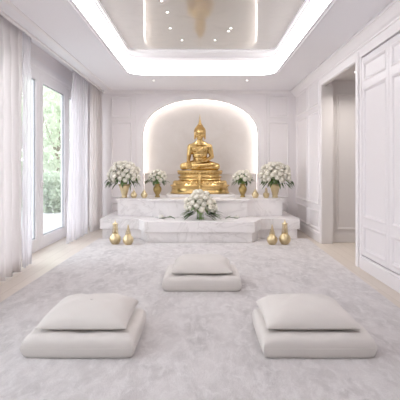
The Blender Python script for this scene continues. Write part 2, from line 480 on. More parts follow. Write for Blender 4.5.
# windows: french doors to the garden, plus an unseen added one
def glazed(nm, ys, z1=2.90):
    y0, y1 = ys[0], ys[-1]
    bm = B()
    xo, xi = -2.70, -2.595
    box(bm, xo, xi, y0, y0 + .05, 0, z1, .005); box(bm, xo, xi, y1 - .05, y1, 0, z1, .005)
    box(bm, xo, xi, y0 + .05, y1 - .05, z1 - .06, z1, .005); box(bm, xo, xi, y0 + .05, y1 - .05, 0, .035, .005)
    for y in ys[1:-1]: box(bm, xo, xi, y - .03, y + .03, .035, z1 - .06, .005)
    w = struct(nm, bm, M['frame'])
    bm = B(); box(bm, -2.62, -2.585, y0 - .06, y1 + .06, z1 - .005, z1 + .07, .01); box(bm, -2.62, -2.60, y0 - .04, y1 + .04, z1 + .07, z1 + .12, .006)
    obj('window_head', bm, M['frame'], w)
    for a, b in zip(ys, ys[1:]):
        a2 = a + (.05 if a == y0 else .03); b2 = b - (.05 if b == y1 else .03)
        s = .14; bm = B(); u, v = -2.675, -2.60
        box(bm, u, v, a2, a2 + s, .035, z1 - .06, .006); box(bm, u, v, b2 - s, b2, .035, z1 - .06, .006)
        box(bm, u, v, a2 + s, b2 - s, z1 - .06 - s, z1 - .06, .006); box(bm, u, v, a2 + s, b2 - s, .035, .035 + s + .02, .006)
        sh = obj('sash', bm, M['frame'], w)
        bm = B(); box(bm, -2.65, -2.64, a2 + s, b2 - s, .055 + s, z1 - .06 - s); obj('pane', bm, M['glass'], sh)
        bm = B(); g = .018                                                    # gasket line round the pane
        for q in ((a2 + s, a2 + s + g, .055 + s, z1 - .06 - s), (b2 - s - g, b2 - s, .055 + s, z1 - .06 - s), (a2 + s, b2 - s, .055 + s, .055 + s + g), (a2 + s, b2 - s, z1 - .06 - s - g, z1 - .06 - s)):
            box(bm, -2.638, -2.625, *q)
        obj('gasket', bm, plain_gasket, sh)
    return w
plain_gasket = plain('grey_gasket', (.42, .43, .46), .6)
w1 = glazed('window_1', (4.87, 6.45, 8.02, 9.64, 10.82))  # far pane added behind the curtains to backlight the corner drape
bm = B(); box(bm, -2.60, -2.575, 8.09, 8.115, .98, 1.10, .004); box(bm, -2.575, -2.555, 8.085, 8.12, 1.05, 1.07, .004); obj('handle', bm, M['dish'], w1)
glazed('fill_window', (.32, 2.15, 3.98))  # unseen window, added to brighten the foreground

# ------------------------------------------------------------------ curtains
def curtain(bm, y0, y1, xc, z0, z1, amp, waves, seed, spread=0.0, lean=0.0):
    r = random.Random(seed); nu = int(waves * 14); nv = 16
    ph = [r.uniform(-.5, .5) for _ in range(int(waves) + 3)]
    am = [r.uniform(.6, 1.25) for _ in range(int(waves) + 3)]
    grid = []
    for j in range(nv + 1):
        t = j / nv; z = z1 + (z0 - z1) * t; row = []
        for i in range(nu + 1):
            s = i / nu; w = s * waves; k = int(w); f = w - k
            p = ph[k] * (1 - f) + ph[k + 1] * f; a = am[k] * (1 - f) + am[k + 1] * f
            x = xc + lean * s + amp * a * (.55 + .45 * t) * math.sin(2 * PI * w + p * (1 + .8 * t)) + .006 * math.sin(9 * z + 5 * s)
            y = y0 + (y1 - y0) * s + spread * t * (s - 1) + amp * .35 * math.cos(4 * PI * w + p)
            row.append(bm.verts.new((x, y, z)))
        grid.append(row)
    for a, b in zip(grid, grid[1:]):
        for i in range(nu): bm.faces.new((a[i], a[i + 1], b[i + 1], b[i]))
    r2 = bmesh.ops.solidify(bm, geom=bm.faces[:], thickness=.003)
def hang(name, label, mat, *a, **k):
    bm = B(); curtain(bm, *a, **k)
    o = obj(name, bm, mat, smooth=True); tag(o, label, 'curtain'); return o
hang('curtain', 'ivory opaque drape at the left picture edge beside the nearer sheer', M['drape'], 4.2, 6.42, -2.31, .012, 3.22, .055, 9, 3)
hang('sheer_curtain', 'narrow white sheer curtain hanging beside the near ivory drape', M['sheer'], 6.47, 6.80, -2.33, .012, 3.22, .04, 2.5, 5)
hang('sheer_curtain', 'wide white sheer curtain over the far end of the glass doors', M['sheer'], 8.98, 10.02, -2.33, .012, 3.22, .05, 7, 9, spread=.42, lean=.05)
hang('curtain', 'ivory opaque drape in the corner beside the altar', M['lit_drape'], 10.12, 10.95, -2.27, .012, 3.22, .055, 4.5, 11, lean=.07)

# ------------------------------------------------------------------ wardrobe along the right wall
wd = thing('wardrobe', 'white built-in wardrobe with moulded panel doors right of the doorway', 'wardrobe', (XR, 0, 0))
Y0W, Y1W, NL = .80, 6.52, 6
bm = B(); box(bm, .03, .60, Y0W, Y1W, .18, HEAD + .01); obj('body', bm, M['door'], wd)
bm = B(); box(bm, -.004, .60, Y0W, Y1W, 0, .175, .004); box(bm, -.018, -.004, Y0W, Y1W, 0, .15, .005); obj('plinth', bm, M['door'], wd)
lw = (Y1W - Y0W) / NL
for k in range(NL):
    a = Y0W + k * lw + .004; b = a + lw - .008
    bm = B()
    st = .075
    box(bm, .012, .028, a, b, .185, HEAD - .006)                   # board
    for q in ((a, a + st, .185, HEAD - .006), (b - st, b, .185, HEAD - .006)): box(bm, 0, .012, *q, .002)
    for v0, v1 in ((.185, .235), (.575, .665), (2.335, 2.42), (HEAD - .07, HEAD - .006)): box(bm, 0, .012, a + st, b - st, v0, v1, .002)
    P = lambda u, v, dd: (.012 - dd, u, v)
    for v0, v1 in ((.235, .575), (.665, 2.335), (2.42, HEAD - .07)): frame_bars(bm, P, a + st, b - st, v0, v1, .045, .020)
    obj('door', bm, M['door'], wd)

# ------------------------------------------------------------------ garden outside
bm = B(); box(bm, -22, -2.88, -2, 34, -.16, -.04); o = struct('ground', bm, M['paving'])
def leaves(bm, n, r, c, size, seed, fill=.55):
    q = random.Random(seed)
    for _ in range(n):
        while True:
            v = Vector((q.uniform(-1, 1), q.uniform(-1, 1), q.uniform(-1, 1)))
            if fill < v.length < 1: break
        lump = 1 + .22 * math.sin(4 * v.x + seed) * math.sin(5 * v.y + 2 * seed) + .12 * math.sin(9 * v.z + seed)
        p = Vector((c[0] + v.x * r[0] * lump, c[1] + v.y * r[1] * lump, c[2] + v.z * r[2] * lump))
        m = Euler((q.uniform(0, 6.3), q.uniform(0, 6.3), q.uniform(0, 6.3))).to_matrix()
        s = size * q.uniform(.6, 1.3)
        vs = [bm.verts.new(p + m @ Vector(w)) for w in ((-s, 0, 0), (0, -s * .45, s * .12), (s, 0, 0), (0, s * .45, s * .12))]
        bm.faces.new((vs[0], vs[1], vs[2])); bm.faces.new((vs[0], vs[2], vs[3]))
def tree(name, label, cat, loc, r, zc, size, n, seed, mat):
    t = thing(name, label, cat, loc)
    bm = B(); leaves(bm, n, r, (0, 0, zc), size, seed); obj('crown', bm, mat, t)
    bm = B(); tube(bm, [(0, 0, 0), (.05, .02, zc * .5), (0, 0, zc)], .14 if zc > 1.5 else .04, 8, rend=.05)
    for k in range(5):
        a = k * 1.26; tube(bm, [(.03, .01, zc * .5), (r[0] * .4 * math.cos(a), r[1] * .4 * math.sin(a), zc + r[2] * .3)], .05 if zc > 1.5 else .015, 6, rend=.01)
    obj('trunk', bm, M['bark'], t)
tree('garden_tree', 'pale green tree seen through the glass door beyond the patio', 'tree', (-5.9, 20.5, -.04), (2.0, 1.7, 2.2), 3.2, .16, 2800, 1, M['tree_leaf'])
tree('garden_tree', 'tree further out in the garden behind the shrubs outside the glass doors', 'tree', (-8.6, 27.0, -.04), (2.6, 2.4, 3.0), 4.0, .2, 2200, 4, M['tree_leaf'])
tree('garden_shrub', 'low dark green shrub at the far edge of the patio', 'shrub', (-4.5, 15.6, -.04), (.85, .75, .6), .62, .09, 3200, 2, M['shrub_leaf'])
tree('garden_shrub', 'rounded shrub beside the tree trunk outside the glass doors', 'shrub', (-6.5, 16.4, -.04), (.95, .9, .85), .85, .1, 3200, 3, M['shrub_leaf'])

# ------------------------------------------------------------------ rug
AX = -.04
bm = B(); g = .02
prism(bm, [(-1.98, 1.05), (1.74, 1.05), (1.925, 9.0), (1.925, 9.20 - g), (AX + 1.08 + g, 9.20 - g), (AX + .91 + g, 8.68 - g), (AX - .91 - g, 8.68 - g), (AX - 1.08 - g, 9.20 - g), (-1.895, 9.20 - g)], .001, .019, .005)
o = obj('rug', bm, M['rug']); tag(o, 'large pale grey mottled plush rug covering the floor before the altar', 'rug')
RZ = .0192

# ------------------------------------------------------------------ cushions
def noise2(x, y, s):
    return math.sin(x * 11 + s) * math.sin(y * 9 + 1.7 * s) + .5 * math.sin(x * 23 + 3 * s + y * 7) * math.sin(y * 19 - s)
def pillow(bm, w, d, h, n, p, q, seed, flat=1.0, tip=0.0, dimple=0.0, wr=.006):
    """closed cushion of two quilted skins; base on z = 0"""
    top, bot = {}, {}
    hb = h * flat / (1 + flat); ht = h - hb
    for i in range(n + 1):
        for j in range(n + 1):
            u = math.sin(PI / 2 * (2 * i / n - 1)); v = math.sin(PI / 2 * (2 * j / n - 1))
            prof = ((1 - abs(u) ** p) * (1 - abs(v) ** p)); prof = max(prof, 0) ** q
            x = u * w / 2 * (1 - tip * (1 - v * v)); y = v * d / 2 * (1 - tip * (1 - u * u))
            rr = math.hypot(x, y)
            rough = wr * noise2(u * .6, v * .6, seed) * prof
            zt = hb + ht * prof + rough - dimple * math.exp(-(rr / .045) ** 2)
            zb = hb - hb * min(1, prof * 1.25)
            edge = i in (0, n) or j in (0, n)
            a = bm.verts.new((x, y, zt)); top[i, j] = a
            bot[i, j] = a if edge else bm.verts.new((x, y, zb))
    for i in range(n):
        for j in range(n):
            bm.faces.new((top[i, j], top[i + 1, j], top[i + 1, j + 1], top[i, j + 1]))
            bm.faces.new((bot[i, j], bot[i, j + 1], bot[i + 1, j + 1], bot[i + 1, j]))
    return hb
def cushion(name, label, loc, w, d, h, p, q, seed, flat, tip, dimple, group, rotz=0):
    t = thing(name, label, 'cushion', loc, rotz, group)
    bm = B(); hb = pillow(bm, w, d, h, 40, p, q, seed, flat, tip, dimple); obj('cover', bm, M['linen'], t, smooth=True)
    pts = []
    N = 60
    for k in range(4 * N):
        s, e = divmod(k, N); u = -1 + 2 * e / N
        a, b = ((u, -1), (1, u), (-u, 1), (-1, -u))[s]
        pts.append((a * w / 2 * (1 - tip * (1 - b * b)), b * d / 2 * (1 - tip * (1 - a * a)), hb))
    bm = B(); tube(bm, pts, .0025, 6, closed=True); obj('seam', bm, M['linen'], t, smooth=True)
    if dimple:
        bm = B(); ellipsoid(bm, (0, 0, h - dimple + .003), (.011, .011, .004), seg=12, ring=6); obj('tuft', bm, M['linen'], t, smooth=True)
    return t
WHERE = {'front left': 'front left of the rug', 'front right': 'front right of the rug', 'middle': 'nearest the altar'}
for nm, x, y, w, d, x2, y2, w2, d2, k in (('front left', -.845, 3.76, .765, .77, -.842, 3.815, .63, .70, 1), ('front right', .80, 3.76, .77, .77, .775, 3.815, .65, .70, 2),
                                          ('middle', 0.0, 5.62, .83, .82, 0.0, 5.665, .655, .72, 3)):
    cushion('floor_cushion', 'wide thick cream floor cushion on the rug, underneath, ' + WHERE[nm], (x, y, RZ), w, d, .145, 16, .34, k, .9, -.012, 0, 'wide floor cushions')
    cushion('cushion', 'smaller puffed cream cushion on top of the wide one, ' + WHERE[nm], (x2, y2, RZ + .146), w2, d2, .145, 3.5, .50, k + 5, .28, .03, .005 if k == 1 else 0, 'smaller top cushions')

# ------------------------------------------------------------------ altar
al = thing('altar', 'white marble two-tier altar with projecting centre and low plinth', 'altar', (AX, 9.7, 0))
def bay(hw, cf, cb, yf, ys, yb): return [(-hw, ys), (-cb, ys), (-cf, yf), (cf, yf), (cb, ys), (hw, ys), (hw, yb), (-hw, yb)]
yb = YB - .03 - 9.7
def shaped(bm, hw, cf, cb, yf, ys, z0, z1, g=0): prism(bm, bay(hw + g, cf + g, cb + g, yf - 9.7 - g, ys - 9.7 - g, yb), z0, z1, .006)
bm = B(); shaped(bm, 1.795, .91, 1.08, 8.70, 9.22, 0, .185); obj('lower_step', bm, M['marble'], al)
bm = B(); shaped(bm, 1.795, .91, 1.08, 8.70, 9.22, .190, .375, .042); obj('lower_slab', bm, M['marble'], al)
bm = B(); shaped(bm, 1.60, .90, .915, 9.48, 9.70, .377, .675); obj('upper_step', bm, M['marble'], al)
bm = B(); shaped(bm, 1.60, .90, .915, 9.48, 9.70, .677, .72, .035); obj('upper_slab', bm, M['marble'], al)
bm = B(); box(bm, -.70, .72, .52, 1.38, .722, .767, .006); obj('plinth', bm, M['marble'], al)
T1, T2, T3 = .376, .721, .768

# ------------------------------------------------------------------ seated statue
SX, SY = -.045, 10.72
st = thing('seated_statue', 'gold seated cross-legged statue on a tiered lotus pedestal in the arched niche', 'statue', (SX, SY, T3))
ped_prof = [(.625, 0), (.64, .012), (.64, .035), (.62, .05), (.615, .14), (.625, .155), (.64, .165), (.64, .185), (.60, .20), (.585, .235), (.55, .27), (.50, .285),
            (.46, .30), (.445, .33), (.45, .345), (.475, .355), (.475, .37), (.44, .385), (.43, .415), (.455, .435), (.485, .455), (.495, .475), (.495, .50), (.48, .512)]
SYF = .62
bm = B()
n = 72
def pedestal_ring(r, z):
    pts = []
    for i in range(n):
        a = 2 * PI * i / n; c, s = math.cos(a), math.sin(a)
        e = 2 / 2.5
        pts.append(Vector((r * math.copysign(abs(c) ** e, c), r * SYF * math.copysign(abs(s) ** e, s), z)))
    return pts
rings = [[bm.verts.new(p) for p in pedestal_ring(r, z)] for r, z in ped_prof]
for a, b in zip(rings, rings[1:]):
    for i in range(n): bm.faces.new((a[i], a[(i + 1) % n], b[(i + 1) % n], b[i]))
bm.faces.new(rings[0][::-1]); bm.faces.new(rings[-1])
ped = obj('pedestal', bm, M['gold'], st, smooth=True)
bm = B()
def petals(r, z, h, w, cnt, tilt):
    for i in range(cnt):
        a = 2 * PI * (i + .5) / cnt; c, s = math.cos(a), math.sin(a); e = 2 / 2.5
        x, y = r * math.copysign(abs(c) ** e, c), r * SYF * math.copysign(abs(s) ** e, s)
        nrm = math.atan2(s / SYF, c)
        if bm is None:
            o = bpy.data.objects.new('lotus_petal', PM); COL.objects.link(o); o.parent = ped
            o.location = (x, y, z); o.rotation_euler = (tilt, 0, nrm + PI / 2); o.scale = (w, .020, h)
        else: ellipsoid(bm, (x, y, z), (w, .020, h), (tilt, 0, nrm + PI / 2), 10, 8)
pb = B(); ellipsoid(pb, (0, 0, 0), (1, 1, 1), None, 12, 10)
PM = bpy.data.meshes.new('lotus_petal'); pb.to_mesh(PM); pb.free(); PM.materials.append(M['gold'])
for p in PM.polygons: p.use_smooth = True
bm_ = bm; bm = None
petals(.565, .247, .042, .036, 44, -.5)
petals(.462, .448, .028, .028, 40, .5)
bm = bm_
def beads(r, z, cnt, rad):
    N = cnt * 6; path = []
    for i in range(N):
        a = 2 * PI * i / N; c, s_ = math.cos(a), math.sin(a); e = 2 / 2.5
        path.append((Vector((r * math.copysign(abs(c) ** e, c), r * SYF * math.copysign(abs(s_) ** e, s_), z)), rad * (.35 + .65 * abs(math.sin(PI * i / 6)))))
    rg = []
    for i, (p, rr) in enumerate(path):
        t = (path[(i + 1) % N][0] - path[i - 1][0]).normalized(); sd = t.cross(Vector((0, 0, 1)))
        rg.append([bm.verts.new(p + rr * (math.cos(k * PI / 4) * sd + math.sin(k * PI / 4) * Vector((0, 0, 1)))) for k in range(8)])
    for i in range(N):
        a, b = rg[i], rg[(i + 1) % N]
        for k in range(8): bm.faces.new((a[k], a[(k + 1) % 8], b[(k + 1) % 8], b[k]))
beads(.632, .175, 84, .013)
obj('bead_rim', bm, M['gold'], ped, smooth=True); bm = B()
beads(.468, .362, 72, .011)
obj('bead_rim', bm, M['gold'], ped, smooth=True)
bm = B()
box(bm, -.036, .036, -.412, -.28, .03, .50, .012)
ellipsoid(bm, (0, -.42, .46), (.035, .02, .035)); ellipsoid(bm, (0, -.42, .30), (.03, .02, .05)); ellipsoid(bm, (0, -.42, .13), (.03, .02, .05))
obj('front_ornament', bm, M['gold'], ped, smooth=True)['label'] = 'upright gold ornament on the pedestal front'

# body: overlapping masses fused into one skin
Z0 = .512
bm = B()
E = lambda c, r, rot=None: ellipsoid(bm, c, r, rot)
Cc = lambda a, b, r0, r1: capsule(bm, a, b, r0, r1)
E((0, .03, .12), (.21, .16, .13)); E((0, .01, .25), (.155, .115, .17)); E((0, .0, .43), (.195, .125, .15)); E((0, .0, .33), (.165, .115, .15))
E((-.085, -.075, .47), (.09, .06, .075)); E((.085, -.075, .47), (.09, .06, .075))
Cc((-.165, .01, .525), (.165, .01, .525), .072, .072)
Cc((-.14, .01, .555), (0, .01, .63), .055, .06); Cc((.14, .01, .555), (0, .01, .63), .055, .06)
Cc((0, .005, .56), (0, -.01, .72), .066, .062)
E((0, -.012, .835), (.108, .118, .125)); E((0, -.03, .765), (.088, .092, .095)); Cc((0, -.085, .70), (0, -.09, .705), .032, .03)
for s in (-1, 1):
    E((s * .045, -.095, .765), (.035, .03, .035))                                       # cheek
    Cc((s * .112, .0, .86), (s * .108, -.008, .70), .016, .020)                         # long ear
    E((s * .045, -.113, .822), (.030, .016, .011), (0, 0, -s * .25))                    # lowered lid
    Cc((s * .016, -.125, .846), (s * .07, -.103, .848), .008, .006)                     # brow
Cc((0, -.122, .838), (0, -.142, .787), .010, .017); E((.014, -.13, .781), (.010, .012, .009)); E((-.014, -.13, .781), (.010, .012, .009))
E((0, -.119, .752), (.032, .014, .008)); E((0, -.118, .738), (.024, .013, .009))
# legs folded
Cc((-.10, .02, .13), (-.355, -.12, .085), .11, .078); Cc((.10, .02, .13), (.355, -.12, .085), .11, .078)
Cc((.36, -.14, .07), (-.16, -.215, .045), .072, .045)
Cc((-.36, -.15, .075), (.17, -.268, .118), .070, .042)
Cc((.15, -.264, .118), (.30, -.245, .128), .040, .028); Cc((-.14, -.22, .05), (-.27, -.215, .045), .042, .028)
for k in range(5): Cc((.285, -.225 - .012 * (k - 2), .135 - .012 * k), (.325 - .004 * k, -.225 - .012 * (k - 2), .137 - .012 * k), .013 - .001 * k, .010 - .001 * k)
# arm reaching down over the shin (picture left)
Cc((-.205, .005, .520), (-.238, -.005, .31), .068, .050); Cc((-.238, -.005, .31), (-.248, -.19, .185), .050, .036)
E((-.248, -.230, .170), (.044, .050, .019), (-.45, 0, 0))
for k, (dx, L) in enumerate(((-.036, .075), (-.012, .094), (.012, .090), (.036, .07))):
    p0 = Vector((-.248 + dx * .9, -.262, .158)); p1 = p0 + Vector((dx * .25, -.060, -.026)); p2 = p1 + Vector((dx * .1, -.006, -L * .85))
    Cc(p0, p1, .0112, .0102); Cc(p1, p2, .0102, .0078)
Cc((-.214, -.215, .165), (-.188, -.262, .138), .013, .010)
# arm folded into the lap (picture right)
Cc((.205, .005, .520), (.258, .01, .30), .068, .050); Cc((.258, .01, .30), (.11, -.185, .195), .050, .036)
E((.06, -.215, .185), (.062, .045, .020))
for k, (dy, L) in enumerate(((-.034, .07), (-.012, .088), (.010, .085), (.030, .066))):
    p0 = Vector((.012, -.215 + dy, .187)); p1 = p0 + Vector((-.04, -.004, .004)); p2 = p1 + Vector((-L * .55, 0, .012))
    Cc(p0, p1, .0125, .0115); Cc(p1, p2, .0115, .009)
Cc((.075, -.235, .20), (.035, -.262, .212), .014, .011)
for v in bm.verts: v.co.z += Z0
tmp = bpy.data.meshes.new('tmp'); bm.to_mesh(tmp); bm.free()
to = bpy.data.objects.new('tmp', tmp); COL.objects.link(to)
md = to.modifiers.new('r', 'REMESH'); md.mode = 'VOXEL'; md.voxel_size = .0055; md.use_smooth_shade = True
ms = to.modifiers.new('s', 'SMOOTH'); ms.factor = .5; ms.iterations = 3
dg = bpy.context.evaluated_depsgraph_get(); dg.update()
body_me = bpy.data.meshes.new_from_object(to.evaluated_get(dg))
bpy.data.objects.remove(to)
body_me.name = 'figure'; body_me.materials.clear(); body_me.materials.append(M['gold'])
for p in body_me.polygons: p.use_smooth = True
body = bpy.data.objects.new('figure', body_me); COL.objects.link(body); body.parent = st
tree_b = BVHTree.FromPolygons([v.co.copy() for v in body_me.vertices], [tuple(p.vertices) for p in body_me.polygons])
# robe: raised edge across the chest and a sash from the shoulder
def on_front(x, z, lift=.004):
    h = tree_b.ray_cast(Vector((x, -1, z + Z0)), Vector((0, 1, 0)))
    return (h[0] + Vector((0, -lift, 0))) if h[0] else None
bm = B()
edge = [on_front(.17 - .33 * t, .585 - .24 * t - .03 * math.sin(PI * t)) for t in [i / 24 for i in range(25)]]
tube(bm, [p for p in edge if p], .008, 8)
rows = []
for i in range(26):
    t = i / 25; z = .575 - .38 * t; xc = .145 - .055 * t; row = []
    for k in range(6):
        p = on_front(xc + (k / 5 - .5) * .085, z, .009); row.append(p)
    if all(row): rows.append([bm.verts.new(p) for p in row])
for a, b in zip(rows, rows[1:]):
    for k in range(5): bm.faces.new((a[k], a[k + 1], b[k + 1], b[k]))
waist = [on_front(-.15 + .30 * t, .20 + .02 * math.cos(PI * (2 * t - 1))) for t in [i / 20 for i in range(21)]]
tube(bm, [p for p in waist if p], .007, 8)
obj('robe', bm, M['gold'], body, smooth=True)
# hair of small curls, topknot and flame finial
bm = B()
ellipsoid(bm, (0, .012, .865 + Z0), (.118, .122, .118), seg=28, ring=18); ellipsoid(bm, (0, .012, .965 + Z0), (.066, .066, .055))
hc = Vector((0, .012, .865 + Z0))
for i in range(420):
    z = 1 - 2 * (i + .5) / 420; a = i * 2.39996; s = math.sqrt(1 - z * z)
    d = Vector((s * math.cos(a), s * math.sin(a), z))
    p = hc + Vector((d.x * .118, d.y * .122, d.z * .118))
    if d.z < -.55 or (d.y < -.25 and p.z < .905 + Z0 - .02 * abs(d.x)): continue
    ellipsoid(bm, p, (.012, .012, .011), seg=8, ring=6)
for i in range(90):
    z = 1 - (i + .5) / 90; a = i * 2.39996; s = math.sqrt(1 - z * z)
    ellipsoid(bm, (.066 * s * math.cos(a), .012 + .066 * s * math.sin(a), .965 + Z0 + .055 * z), (.010, .010, .010), seg=8, ring=6)
bmesh.ops.bisect_plane(bm, geom=bm.verts[:] + bm.edges[:] + bm.faces[:], plane_co=(0, -.075, .865 + Z0), plane_no=(0, -1, -1.35), clear_outer=True)
hair = obj('hair', bm, M['gold_hair'], body, smooth=True)
bm = B(); lathe(bm, [(.042, 1.0), (.046, 1.015), (.038, 1.035), (.026, 1.06), (.020, 1.09), (.022, 1.105), (.014, 1.125), (.010, 1.16), (.012, 1.172), (.006, 1.195), (.001, 1.245)], 16, c=(0, .012, Z0))
obj('flame_finial', bm, M['gold'], body, smooth=True)
st.scale = (.985, 1, .965)

# ------------------------------------------------------------------ flowers
def blossom_mesh(seed):
    q = random.Random(seed); bm = B()
    ellipsoid(bm, (0, 0, .36), (.80, .80, .66), seg=14, ring=10)
    # petals wrapped round the ball, ring upon ring, their lips turned out
    for ring_, (cnt, t0, t1, R, lip) in enumerate(((3, .55, .06, .82, .03), (5, .95, .38, .86, .06), (6, 1.35, .72, .92, .10), (7, 1.8, 1.05, .98, .14), (7, 2.2, 1.45, 1.02, .2))):
        for k in range(cnt):
            a0 = 2 * PI * (k + .5 * (ring_ % 2)) / cnt + q.uniform(-.15, .15); half = 1.35 * PI / cnt
            grid = []
            for i in range(5):
                t = i / 4; row = []
                for j in range(5):
                    sN = j / 4 * 2 - 1
                    th = t0 + (t1 - t0) * t * (1 - .22 * sN * sN)
                    a = a0 + half * sN * (1 - .12 * t); r = R + lip * t * t * (1 - .4 * sN * sN) - .05 * abs(sN)
                    row.append(bm.verts.new((r * math.sin(th) * math.cos(a), r * math.sin(th) * math.sin(a), .36 + r * .85 * math.cos(th))))
                grid.append(row)
            for g0, g1 in zip(grid, grid[1:]):
                for j in range(4): bm.faces.new((g0[j], g0[j + 1], g1[j + 1], g1[j]))
    bmesh.ops.recalc_face_normals(bm, faces=bm.faces[:])
    me = bpy.data.meshes.new('blossom'); bm.to_mesh(me); bm.free(); me.materials.append(M['petal'])
    for p in me.polygons: p.use_smooth = True
    return me
BL = [blossom_mesh(s) for s in (1, 2, 3)]
def leaf(bm, p, d, L, w, droop):
    d = Vector(d).normalized(); side = d.cross(Vector((0, 0, 1)))
    if side.length < .1: side = Vector((1, 0, 0))
    side.normalize(); p = Vector(p); prev = None
    for i in range(6):
        t = i / 5; c = p + d * L * t + Vector((0, 0, -droop * t * t)); ww = w * math.sin(PI * min(1, .08 + t * .92)) ** .8
        up = side.cross(d) * .25 * ww
        cur = [bm.verts.new(c - side * ww + up), bm.verts.new(c), bm.verts.new(c + side * ww + up)]
        if prev:
            for k in range(2): bm.faces.new((prev[k], prev[k + 1], cur[k + 1], cur[k]))
        prev = cur
def bouquet(label, loc, c, R, n, size, nleaf, seed, stem_to, low=.42, hang=(), leafL=.14, extra=None, cone=0.0):
    q = random.Random(seed)
    t = thing('flower_bouquet', label, 'flowers', loc, 0, 'white flower bouquets')
    C0 = Vector(c)
    for i in range(n):
        z = 1 - (1 + low) * (i + .5) / n; a = i * 2.39996 + seed; s = math.sqrt(max(0, 1 - z * z))
        d = Vector((s * math.cos(a), s * math.sin(a), z))
        k = q.uniform(.76, .98)
        taper = 1 - cone * max(0, z)
        p = C0 + Vector((d.x * R[0] * k * taper, d.y * R[1] * k * taper, d.z * R[2] * k))
        nrm = Vector((d.x / R[0], d.y / R[1], d.z / R[2] + .5)).normalized()
        o = bpy.data.objects.new('blossom', BL[q.randrange(3)]); COL.objects.link(o); o.parent = t
        o.location = p - nrm * size * .5
        o.rotation_euler = (nrm.to_track_quat('Z', 'Y').to_matrix() @ Matrix.Rotation(q.uniform(0, 6.3), 3, 'Z')).to_euler()
        sz = size * q.uniform(.82, 1.15); o.scale = (sz, sz, sz)
    bm = B()
    for i in range(nleaf):
        z = 1 - (1.75 if cone == 0 else 1.2) * (i + .5) / nleaf; a = i * 2.39996 + .7; s = math.sqrt(max(0, 1 - z * z))
        d = Vector((s * math.cos(a), s * math.sin(a), z)); k = q.uniform(.35, .62)
        p = C0 + Vector((d.x * R[0] * k, d.y * R[1] * k, d.z * R[2] * k))
        leaf(bm, p, d + Vector((q.uniform(-.5, .5), q.uniform(-.5, .5), q.uniform(-.4, .2))), leafL * q.uniform(.7, 1.3) * (1.1 if z < -.1 else .8), .026 * q.uniform(.8, 1.3), leafL * .3)
    for p, d, L in hang:
        for k in range(7): leaf(bm, Vector(p) + Vector((q.uniform(-.05, .05), q.uniform(-.05, .05), q.uniform(-.04, .04))), Vector(d) + Vector((q.uniform(-.4, .4), q.uniform(-.4, .4), q.uniform(-.3, .3))), L * q.uniform(.6, 1.1), .022, .05)
    obj('foliage', bm, M['leaf'], t)
    bm = B()
    for i in range(16):
        a = i * 2.39996; rr = math.sqrt((i + .5) / 16)
        tube(bm, [(stem_to[0] * rr * math.cos(a), stem_to[0] * rr * math.sin(a), stem_to[1]), (.8 * stem_to[0] * rr * math.cos(a), .8 * stem_to[0] * rr * math.sin(a), (stem_to[1] + c[2]) / 2), (c[0] + R[0] * .5 * rr * math.cos(a), c[1] + R[1] * .5 * rr * math.sin(a), c[2] + R[2] * .3)], .006, 6)
    obj('stems', bm, M['stem'], t)
    return t
def vase(name, label, loc, prof, mat, group):
    t = thing(name, label, 'vase', loc, 0, group)
    bm = B(); lathe(bm, prof, 40, capped=False)
    r0, z0 = prof[0]; bm.faces.new([v for v in bm.verts[:40]][::-1])
    obj('body', bm, mat, t, smooth=True)
    k = max(range(len(prof)), key=lambda i: prof[i][1]); r, z = prof[k]
    bm = B(); tube(bm, [(r * math.cos(2 * PI * i / 40), r * math.sin(2 * PI * i / 40), z) for i in range(40)], .006, 8, closed=True); obj('rim', bm, mat, t, smooth=True)
    return t
VL = [(.054, 0), (.060, .004), (.060, .014), (.050, .022), (.056, .06), (.077, .14), (.100, .21), (.124, .262), (.118, .26), (.090, .20), (.068, .12), (.05, .04), (.02, .03)]
VS = [(.050, 0), (.056, .006), (.050, .02), (.034, .04), (.045, .06), (.078, .12), (.086, .16), (.076, .20), (.048, .235), (.052, .25), (.070, .262), (.064, .258), (.042, .236), (.066, .19), (.07, .14), (.03, .06)]
for nm, x, hx in (('left', -1.545, -1), ('right', 1.455, 1)):
    lo = (x, 9.96, T2)
    vase('flared_vase', 'tall flared pale gold vase at the ' + nm + ' end of the altar top', lo, VL, M['gold_pale'], 'flared gold vases')
    bouquet('large white rose bouquet in the flared vase at the ' + nm + ' end of the altar', lo, (0, 0, .445), (.335, .29, .30), 64, .050, 70, 3 if hx < 0 else 8, (.045, .05),
            hang=(((hx * .22, -.1, .31), (hx, -.3, -.55), .14), ((-hx * .2, -.1, .33), (-hx, -.2, -.3), .12), ((hx * .28, 0, .33), (hx, 0, -.7), .12)), leafL=.15)
for nm, x, sd in (('left', -.905, 11), ('right', .825, 14)):
    lo = (x, 10.14, T2)
    vase('urn_vase', 'small round-bellied old gold vase ' + nm + ' of the gold statue', lo, VS, M['gold_old'], 'round-bellied gold vases')
    bouquet('small round white rose bouquet in the gold vase ' + nm + ' of the statue', lo, (0, 0, .40), (.205, .19, .165), 30, .038, 40, sd, (.03, .06), leafL=.10,
            hang=(((.12, -.05, .33), (1, 0, -.1), .12), ((-.12, -.05, .33), (-1, 0, -.1), .12)))
bouquet('low mounded white bouquet at the centre of the lower marble step, before the statue', (-.035, 9.12, T1), (0, 0, .245), (.33, .22, .30), 48, .052, 50, 21, (.075, .0), low=.30, leafL=.15, cone=.45,
        hang=tuple(((sx * .12, -.08, .13), (sx, -.5 + .3 * k, -.12), .27) for sx in (-1, 1) for k in range(3)))

